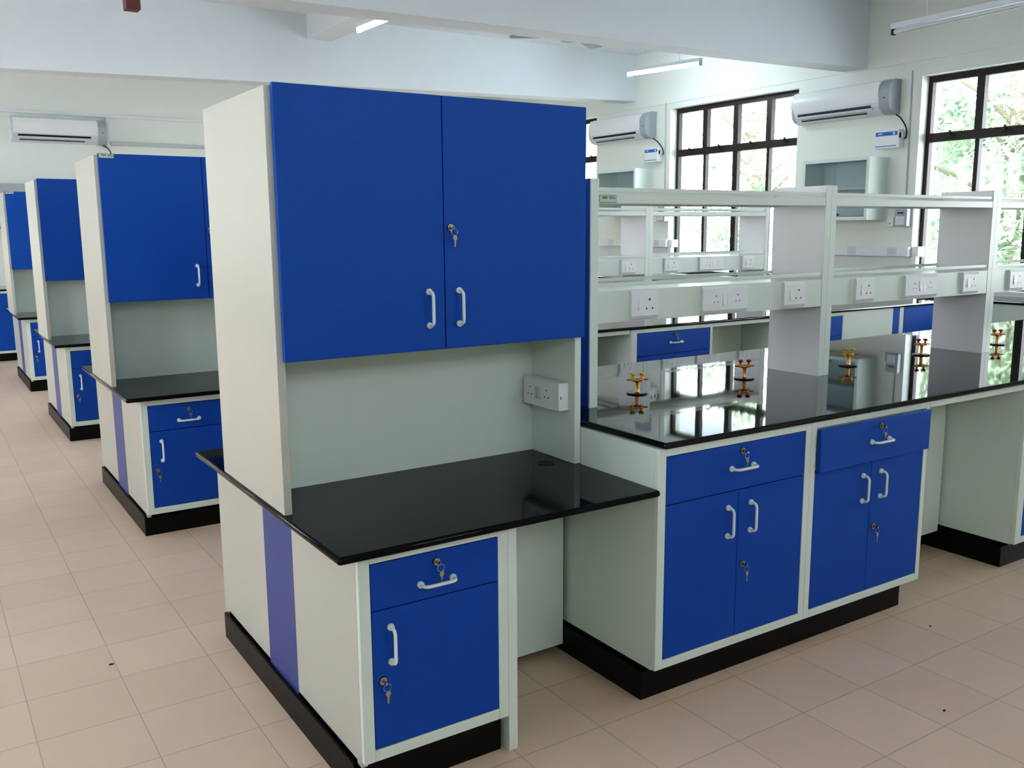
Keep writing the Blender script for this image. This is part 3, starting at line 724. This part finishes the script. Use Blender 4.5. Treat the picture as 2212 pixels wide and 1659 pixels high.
# lights, fan, block
def make_tube(lit, label, p, q, rods):
    p = Vector(p); q = Vector(q); d = (q - p).normalized()
    t = Thing('tube_light', label, 'light', tuple((p + q) / 2), 'hanging tube lights')
    up = Vector((0, 0, 1))
    side = d.cross(up).normalized()
    def bar(a, c, w, h, zoff):
        b = B(); bm = b.bm; V = []
        for e in (a, c):
            for sx, sz in ((-1, -1), (1, -1), (1, 1), (-1, 1)): V.append(bm.verts.new(e + side * w * sx + up * (zoff + h * sz)))
        for f in ((0, 1, 2, 3), (4, 5, 6, 7), (0, 1, 5, 4), (1, 2, 6, 5), (2, 3, 7, 6), (3, 0, 4, 7)): bm.faces.new([V[i] for i in f])
        return b
    t.part('batten', bar(p, q, 0.024, 0.02, 0.042), 'pale', smooth=False, label='pale batten')
    t.part('tube', B().cyl(p + d * 0.02, q - d * 0.02, 0.020 if lit else 0.0165, None, 16), 'tube_lit' if lit else 'tube_off', label='glowing tube' if lit else 'unlit tube')
    for e, s in ((p, 1), (q, -1)): t.part('end_holder', bar(e, e + d * 0.018 * s, 0.019, 0.021, 0.0), 'grey' if lit else 'dark', smooth=False)
    for r in rods:
        c = p + (q - p) * r
        t.part('hanging_rod', B().cyl(c + up * 0.0625, Vector((c.x, c.y, CZ - 0.001)), 0.004, None, 8), 'pale')
make_tube(True, 'glowing tube light hanging between the beams above the nearest overhead cabinet', (2.84, 6.22, 3.43), (2.84, 5.02, 3.41), (0.2, 0.8))
make_tube(True, 'glowing tube light on two rods near the middle window', (6.78, 6.977, 3.455), (6.78, 5.70, 3.400), (0.26, 0.73))
make_tube(False, 'unlit tube light hanging at the top right of the photo', (5.6, 2.432, 3.05), (5.6, 1.21, 3.06), (0.23, 0.66))
t = Thing('ceiling_fan', 'grey ceiling fan just visible behind the nearer beam', 'fan', (4.50, 5.06, 3.25))
t.part('motor', B().lathe([(0.03, -0.01), (0.11, 0.0), (0.13, 0.03), (0.12, 0.08), (0.04, 0.10)], (4.50, 5.06, 3.31), 24), 'label_grey')
t.part('down_rod', B().cyl((4.50, 5.06, 3.41), (4.50, 5.06, CZ - 0.001), 0.012), 'pale')
a0 = math.atan2(5.266 - 5.06, 4.144 - 4.50)
for k in range(3):
    a = a0 + k * 2 * PI / 3; ca, sa = math.cos(a), math.sin(a)
    b = B()
    P_ = [(0.12, -0.05), (0.58, -0.065), (0.60, 0.0), (0.58, 0.065), (0.12, 0.05)]
    b.prism([(4.50 + r * ca - w * sa, 5.06 + r * sa + w * ca) for r, w in P_], 'z', 3.345, 3.350)
    t.part('blade', b, 'label_grey', smooth=False)
single('ceiling_block', B().box(0.415, 0.505, 4.40, 4.50, 3.0, 3.144, 0.004), 'brown', 'small brown block under the beam at the top left', 'block', (0.46, 4.45, 3.0))

for i, (x, y, r, lab) in enumerate(((-0.437, 1.30, 0.008, 'dark crumb on the floor tiles of the aisle'), (2.36, -0.19, 0.005, 'tiny dark crumb on the floor in front of the pulled drawer cabinet'),
                                 (1.80, -0.60, 0.006, 'tiny dark crumb on the floor at the lower right of the photo'))):
    b = B().prism([(x + r * k * math.cos(a), y + r * k * math.sin(a)) for a, k in ((0, 1.2), (0.9, 0.5), (2.0, 0.8), (3.3, 1.1), (4.4, 0.45), (5.3, 0.7))], 'z', 0.0002, 0.003)
    single('floor_crumb', b, 'dark', lab, 'crumb', (x, y, 0), smooth=False)

# ------------------------------------------------------------------ outdoors
single('ground_outside', B().box(-40, 40, -40, 50, -0.45, -0.3), 'soil', 'bright open ground outside the windows', 'ground', (0, 7, -0.45), kind='structure')
single('roof_canopy', B().box(XW + 0.3, 9.4, -4, 14, 3.21, 3.36), 'concrete', 'white concrete canopy edge outside above the windows', 'canopy', (8.8, 5, 3.2), kind='structure')
def tree(x, y, h, rx, n, label):
    t = Thing('garden_tree', label, 'tree', (x, y, -0.3), 'trees outside the windows')
    b = B().tube([(x, y, -0.3), (x + 0.05, y + 0.04, h * 0.3), (x - 0.06, y, h * 0.6), (x, y + 0.1, h * 0.9)], 0.11, 10)
    for k in range(7):
        a = random.uniform(0, 2 * PI); z = h * random.uniform(0.3, 0.7)
        b.tube([(x, y, z), (x + rx * 0.4 * math.cos(a), y + rx * 0.4 * math.sin(a), z + 0.5), (x + rx * 0.8 * math.cos(a), y + rx * 0.8 * math.sin(a), z + 0.8)], 0.035, 6)
    t.part('trunk', b, 'bark')
    b = B(); bm = b.bm
    cl = [(random.gauss(0, 0.45) * rx, random.gauss(0, 0.5) * rx, random.uniform(0.25, 1.0) * h) for _ in range(26)]
    for k in range(n):
        c = random.choice(cl); r = 0.55
        p = Vector((x + c[0] + random.gauss(0, r * 0.6), y + c[1] + random.gauss(0, r * 0.6), c[2] + random.gauss(0, r * 0.5)))
        R = Matrix.Rotation(random.uniform(0, 2 * PI), 3, 'Z') @ Matrix.Rotation(random.uniform(-1.0, 1.0), 3, 'X') @ Matrix.Rotation(random.uniform(-0.6, 0.6), 3, 'Y')
        s = random.uniform(0.05, 0.11)
        q = [bm.verts.new(p + R @ Vector(v) * s) for v in ((0, -1, 0), (0.38, -0.2, 0.06), (0.25, 0.5, 0.03), (0, 1, -0.1), (-0.25, 0.5, 0.03), (-0.38, -0.2, 0.06))]
        bm.faces.new(q)
    t.part('foliage', b, 'leaf', smooth=False)
for i, (x, y, h, rx, n, lab) in enumerate([
    (12.6, 5.2, 4.6, 1.4, 6500, 'leafy tree outside the right window'), (14.0, 11.4, 4.6, 1.6, 4500, 'sparse leafy tree outside the middle window'),
    (20.5, 10.0, 6.6, 1.9, 4500, 'tall leafy tree standing farther out between the two windows')]):
    tree(x, y, h, rx, n, lab)

# ------------------------------------------------------------------ light
w = bpy.data.worlds.new('sky'); SC.world = w; w.use_nodes = True
nt = w.node_tree; bg = nt.nodes['Background']
tc = nt.nodes.new('ShaderNodeTexCoord'); sp = nt.nodes.new('ShaderNodeSeparateXYZ'); nt.links.new(tc.outputs['Generated'], sp.inputs[0])
mr = nt.nodes.new('ShaderNodeMapRange'); mr.inputs['From Min'].default_value = -0.1; mr.inputs['From Max'].default_value = 0.9
nt.links.new(sp.outputs[2], mr.inputs['Value'])
cr = nt.nodes.new('ShaderNodeValToRGB'); nt.links.new(mr.outputs[0], cr.inputs[0])
cr.color_ramp.elements[0].color = (0.95, 0.98, 1.0, 1); cr.color_ramp.elements[1].color = (0.72, 0.86, 1.0, 1)
nt.links.new(cr.outputs[0], bg.inputs['Color']); bg.inputs['Strength'].default_value = 9.0
sl = bpy.data.lights.new('sun', 'SUN'); sl.energy = 30; sl.angle = 0.02; sl.color = (1.0, 0.96, 0.92)
so = bpy.data.objects.new('sun', sl); COL.objects.link(so)
so.rotation_euler = Vector((math.cos(math.radians(66)), 0.18, -math.sin(math.radians(66)))).to_track_quat('-Z', 'Y').to_euler(); so.location = (-8, 4, 12)
def portal(x, a, c, z0, z1, sgn):
    l = bpy.data.lights.new('window_portal', 'AREA'); l.shape = 'RECTANGLE'; l.size = z1 - z0; l.size_y = c - a
    l.cycles.is_portal = True
    o = bpy.data.objects.new('window_portal', l); COL.objects.link(o)
    o.location = (x, (a + c) / 2, (z0 + z1) / 2); o.rotation_euler = (0, PI / 2 * sgn, 0)
for (a, c, z0, z1) in RW: portal(XW + 0.28, a, c, z0, z1, 1)
for (a, c, z0, z1) in LW: portal(XL - 0.28, a, c, z0, z1, -1)

for (a, c, z0, z1) in FILL_FW:
    l = bpy.data.lights.new('window_portal', 'AREA'); l.shape = 'RECTANGLE'; l.size = c - a; l.size_y = z1 - z0
    l.cycles.is_portal = True
    o = bpy.data.objects.new('window_portal', l); COL.objects.link(o)
    o.location = ((a + c) / 2, YF - 0.28, (z0 + z1) / 2); o.rotation_euler = (PI / 2, 0, 0)
# ------------------------------------------------------------------ camera
f, yaw, pit, rol = 1983.367, math.radians(33.08464), math.radians(-9.60732), math.radians(-0.39921)
F = Vector((math.sin(yaw) * math.cos(pit), math.cos(yaw) * math.cos(pit), math.sin(pit)))
R = Vector((math.cos(yaw), -math.sin(yaw), 0)); U = R.cross(F)
R2 = R * math.cos(rol) + U * math.sin(rol); U2 = -R * math.sin(rol) + U * math.cos(rol)
cd = bpy.data.cameras.new('camera'); cam = bpy.data.objects.new('camera', cd); COL.objects.link(cam)
cd.sensor_width = 36; cd.lens = 36 * f / 2212; cd.clip_start = 0.05
cam.matrix_world = Matrix(((R2.x, U2.x, -F.x, -0.924), (R2.y, U2.y, -F.y, -2.178), (R2.z, U2.z, -F.z, 1.5811), (0, 0, 0, 1)))
SC.camera = cam
SC.view_settings.view_transform = 'Standard'
SC.view_settings.exposure = 0.5
SC.view_settings.use_curve_mapping = True
cm = SC.view_settings.curve_mapping; cv = cm.curves[3]
for px_, py_ in ((0.02, 0.011), (0.12, 0.115), (0.35, 0.36), (0.65, 0.69)): cv.points.new(px_, py_)
cm.update()
SC.cycles.use_denoising = True
SC.cycles.max_bounces = 10; SC.cycles.diffuse_bounces = 5; SC.cycles.glossy_bounces = 5; SC.cycles.transparent_max_bounces = 12
SC.cycles.sample_clamp_indirect = 6.0
